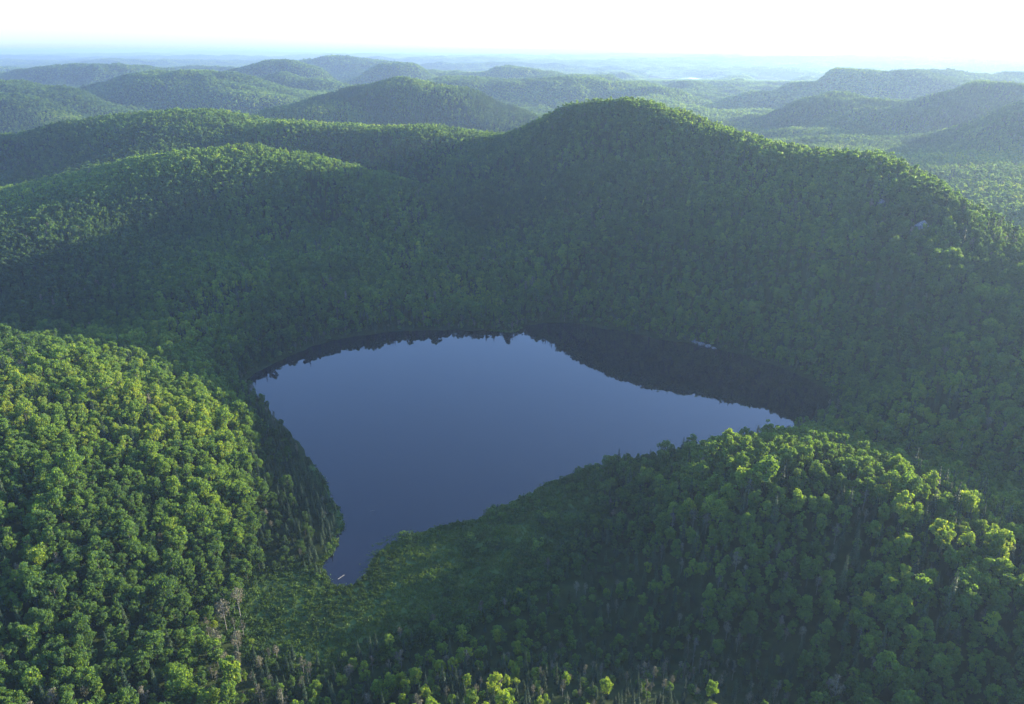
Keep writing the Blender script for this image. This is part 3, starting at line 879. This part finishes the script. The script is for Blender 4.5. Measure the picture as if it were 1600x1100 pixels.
def give_labels(items, noun, rowh, sec, row_from):
    """items: (object, px, py, tone, scale); rows are counted up from the lowest crown"""
    cells = {}; med = sorted(it[4] for it in items)[len(items) // 2]
    y0 = max(py for _, _, py, _, _ in items)
    for it in items:
        cells.setdefault((sec(it[1]), int((y0 - it[2]) // rowh)), []).append(it)
    for (se, ro), L_ in cells.items():
        L_.sort(key=lambda q: q[1])
        for k, (o, px, py, t, sc_) in enumerate(L_):
            o["label"] = "%s %s%s, %s, %s row %s, %s" % (shade_word(o["category"], t), "broad " if sc_ > 1.12 * med else "slim " if sc_ < .88 * med else "", noun, se, "lowest" if ro == 0 else ordinal(ro + 1), row_from,
                "only one" if len(L_) == 1 else "leftmost" if k == 0 else "rightmost" if k == len(L_) - 1 else ordinal(k + 1) + " from left")
for kd, noun in ((0, "broadleaf tree"), (1, "spruce"), (2, "bare tree")):
    give_labels([(o, PX[i], PY[i], tint[i], scl[i]) for i, o in SINGLES if kind[i] == kd], noun, 34 if kd == 0 else 45, sector, "above the bottom")
give_labels([(o, spx[i], spy[i], sh["tint"][i], ss[i]) for i, o in SHR], "shrub", 22, wet_sector, "above its near edge")


# ---------------------------------------------------------------- ground and water materials
m, nt, out = mat_new("forest_floor")
geo = nt.nodes.new("ShaderNodeNewGeometry")
def noise(scale, det=5, src=None):
    nz = nt.nodes.new("ShaderNodeTexNoise"); nz.inputs["Scale"].default_value = scale; nz.inputs["Detail"].default_value = det
    nt.links.new(src or geo.outputs["Position"], nz.inputs["Vector"])
    return nz.outputs["Fac"]
c_floor = ramp(nt, noise(.35), [(.3, (.014, .024, .007)), (.7, (.030, .046, .013))])
c_wet = ramp(nt, noise(.09, 6), [(.32, (.024, .045, .016)), (.5, (.055, .105, .026)), (.68, (.10, .135, .045))])
c_far = ramp(nt, noise(.012, 8), [(.35, (.022, .045, .018)), (.65, (.055, .095, .03))])
aw = nt.nodes.new("ShaderNodeAttribute"); aw.attribute_name = "wetland"
af = nt.nodes.new("ShaderNodeAttribute"); af.attribute_name = "far"
def mixc(fac, a, b):
    mx = nt.nodes.new("ShaderNodeMix"); mx.data_type = 'RGBA'
    nt.links.new(fac, mx.inputs["Factor"]); nt.links.new(a, mx.inputs["A"]); nt.links.new(b, mx.inputs["B"])
    return mx.outputs["Result"]
colr = mixc(af.outputs["Fac"], mixc(aw.outputs["Fac"], c_floor, c_wet), c_far)
pb = nt.nodes.new("ShaderNodeBsdfPrincipled"); pb.inputs["Roughness"].default_value = .95; pb.inputs["Specular IOR Level"].default_value = .1
bp = nt.nodes.new("ShaderNodeBump"); bp.inputs["Distance"].default_value = 3.0; bp.inputs["Strength"].default_value = .5
nt.links.new(noise(.05, 8), bp.inputs["Height"]); nt.links.new(bp.outputs[0], pb.inputs["Normal"])
nt.links.new(colr, pb.inputs["Base Color"]); nt.links.new(pb.outputs[0], out.inputs[0])
M_GROUND = m
flat = V[:, :2]
wv = np.zeros(len(V), np.float32); near_ = np.hypot(flat[:, 0], flat[:, 1]) < 700
wv[near_] = np.maximum(sstep(7, -3, poly_sd(flat[near_, 0], flat[near_, 1], WET)), sstep(4, 1, poly_sd(flat[near_, 0], flat[near_, 1], LAKE)) * (flat[near_, 1] < 330))
a = ground_me.attributes.new("wetland", 'FLOAT', 'POINT'); a.data.foreach_set("value", wv)
a = ground_me.attributes.new("far", 'FLOAT', 'POINT'); a.data.foreach_set("value", sstep(3800, 5200, np.hypot(flat[:, 0], flat[:, 1])).astype(np.float32))
link("ground", ground_me, M_GROUND, kind="structure", label="forested hills and valley floor around the lake")

def water_material(name, base, bump=.02, rough=.015, ior=1.5):
    m, nt, out = mat_new(name)
    pb = nt.nodes.new("ShaderNodeBsdfPrincipled")
    pb.inputs["Base Color"].default_value = (*base, 1); pb.inputs["Roughness"].default_value = rough; pb.inputs["IOR"].default_value = ior
    geo = nt.nodes.new("ShaderNodeNewGeometry")
    nz = nt.nodes.new("ShaderNodeTexNoise"); nz.inputs["Scale"].default_value = .6; nz.inputs["Detail"].default_value = 3
    nt.links.new(geo.outputs["Position"], nz.inputs["Vector"])
    bp = nt.nodes.new("ShaderNodeBump"); bp.inputs["Strength"].default_value = .1; bp.inputs["Distance"].default_value = bump
    nt.links.new(nz.outputs["Fac"], bp.inputs["Height"]); nt.links.new(bp.outputs[0], pb.inputs["Normal"])
    nt.links.new(pb.outputs[0], out.inputs[0])
    return m
M_WATER = water_material("lake_water", (.004, .004, .010))
def poly_mesh(name, P, z):
    me = bpy.data.meshes.new(name)
    me.from_pydata([(float(x), float(y), z) for x, y in P], [], [list(range(len(P)))])
    return me
ctr = LAKE.mean(0)
EXP = []
for k in range(len(LAKE)):                # the sheet runs a few metres under the banks
    t = LAKE[(k + 1) % len(LAKE)] - LAKE[k - 1]; nn = np.array([t[1], -t[0]]) / (np.linalg.norm(t) + 1e-9)
    q = LAKE[k] + nn * 1.2
    if poly_sd(np.array([q[0]]), np.array([q[1]]), LAKE)[0] < 0: q = LAKE[k] - nn * 1.2
    EXP.append(q)
lm = poly_mesh("lake", EXP, 0.0)
if lm.polygons[0].normal.z < 0: lm.flip_normals()
link("lake", lm, M_WATER, kind="structure", label="dark blue forest lake reflecting the far trees")
for lx, ly, lw in FL:
    P = [(lx + lw * 1.0 * math.cos(t), ly + 600 * math.sin(t)) for t in np.linspace(0, 2 * math.pi, 40, endpoint=False)]
    link("distant_lake", poly_mesh("distant_lake", P, 17.0), M_WATER, kind="structure", label="bright sliver of water among the far hills")

# ---------------------------------------------------------------- haze
def haze_box():
    x0, x1, y0, y1, z0, z1 = -43500, 43500, -43500, 43500, float(GZ.min()) - 1.0, max(float(GZ.max()) + 22, 222)
    V = [(x, y, z) for z in (z0, z1) for y in (y0, y1) for x in (x0, x1)]
    Fc = [(0, 2, 3, 1), (4, 5, 7, 6), (0, 1, 5, 4), (1, 3, 7, 5), (3, 2, 6, 7), (2, 0, 4, 6)]
    me = bpy.data.meshes.new("haze"); me.from_pydata(V, [], Fc)
    m, nt, out = mat_new("haze_air")
    pv = nt.nodes.new("ShaderNodeVolumePrincipled")
    pv.inputs["Color"].default_value = (.36, .515, .75, 1)
    pv.inputs["Density"].default_value = HAZE
    pv.inputs["Anisotropy"].default_value = HAZE_G
    nt.links.new(pv.outputs[0], out.inputs["Volume"])
    link("haze", me, m, kind="stuff", label="pale blue summer haze filling the air over the hills", cat="haze")
HAZE = 1.2e-4
HAZE_G = 0.32
haze_box()
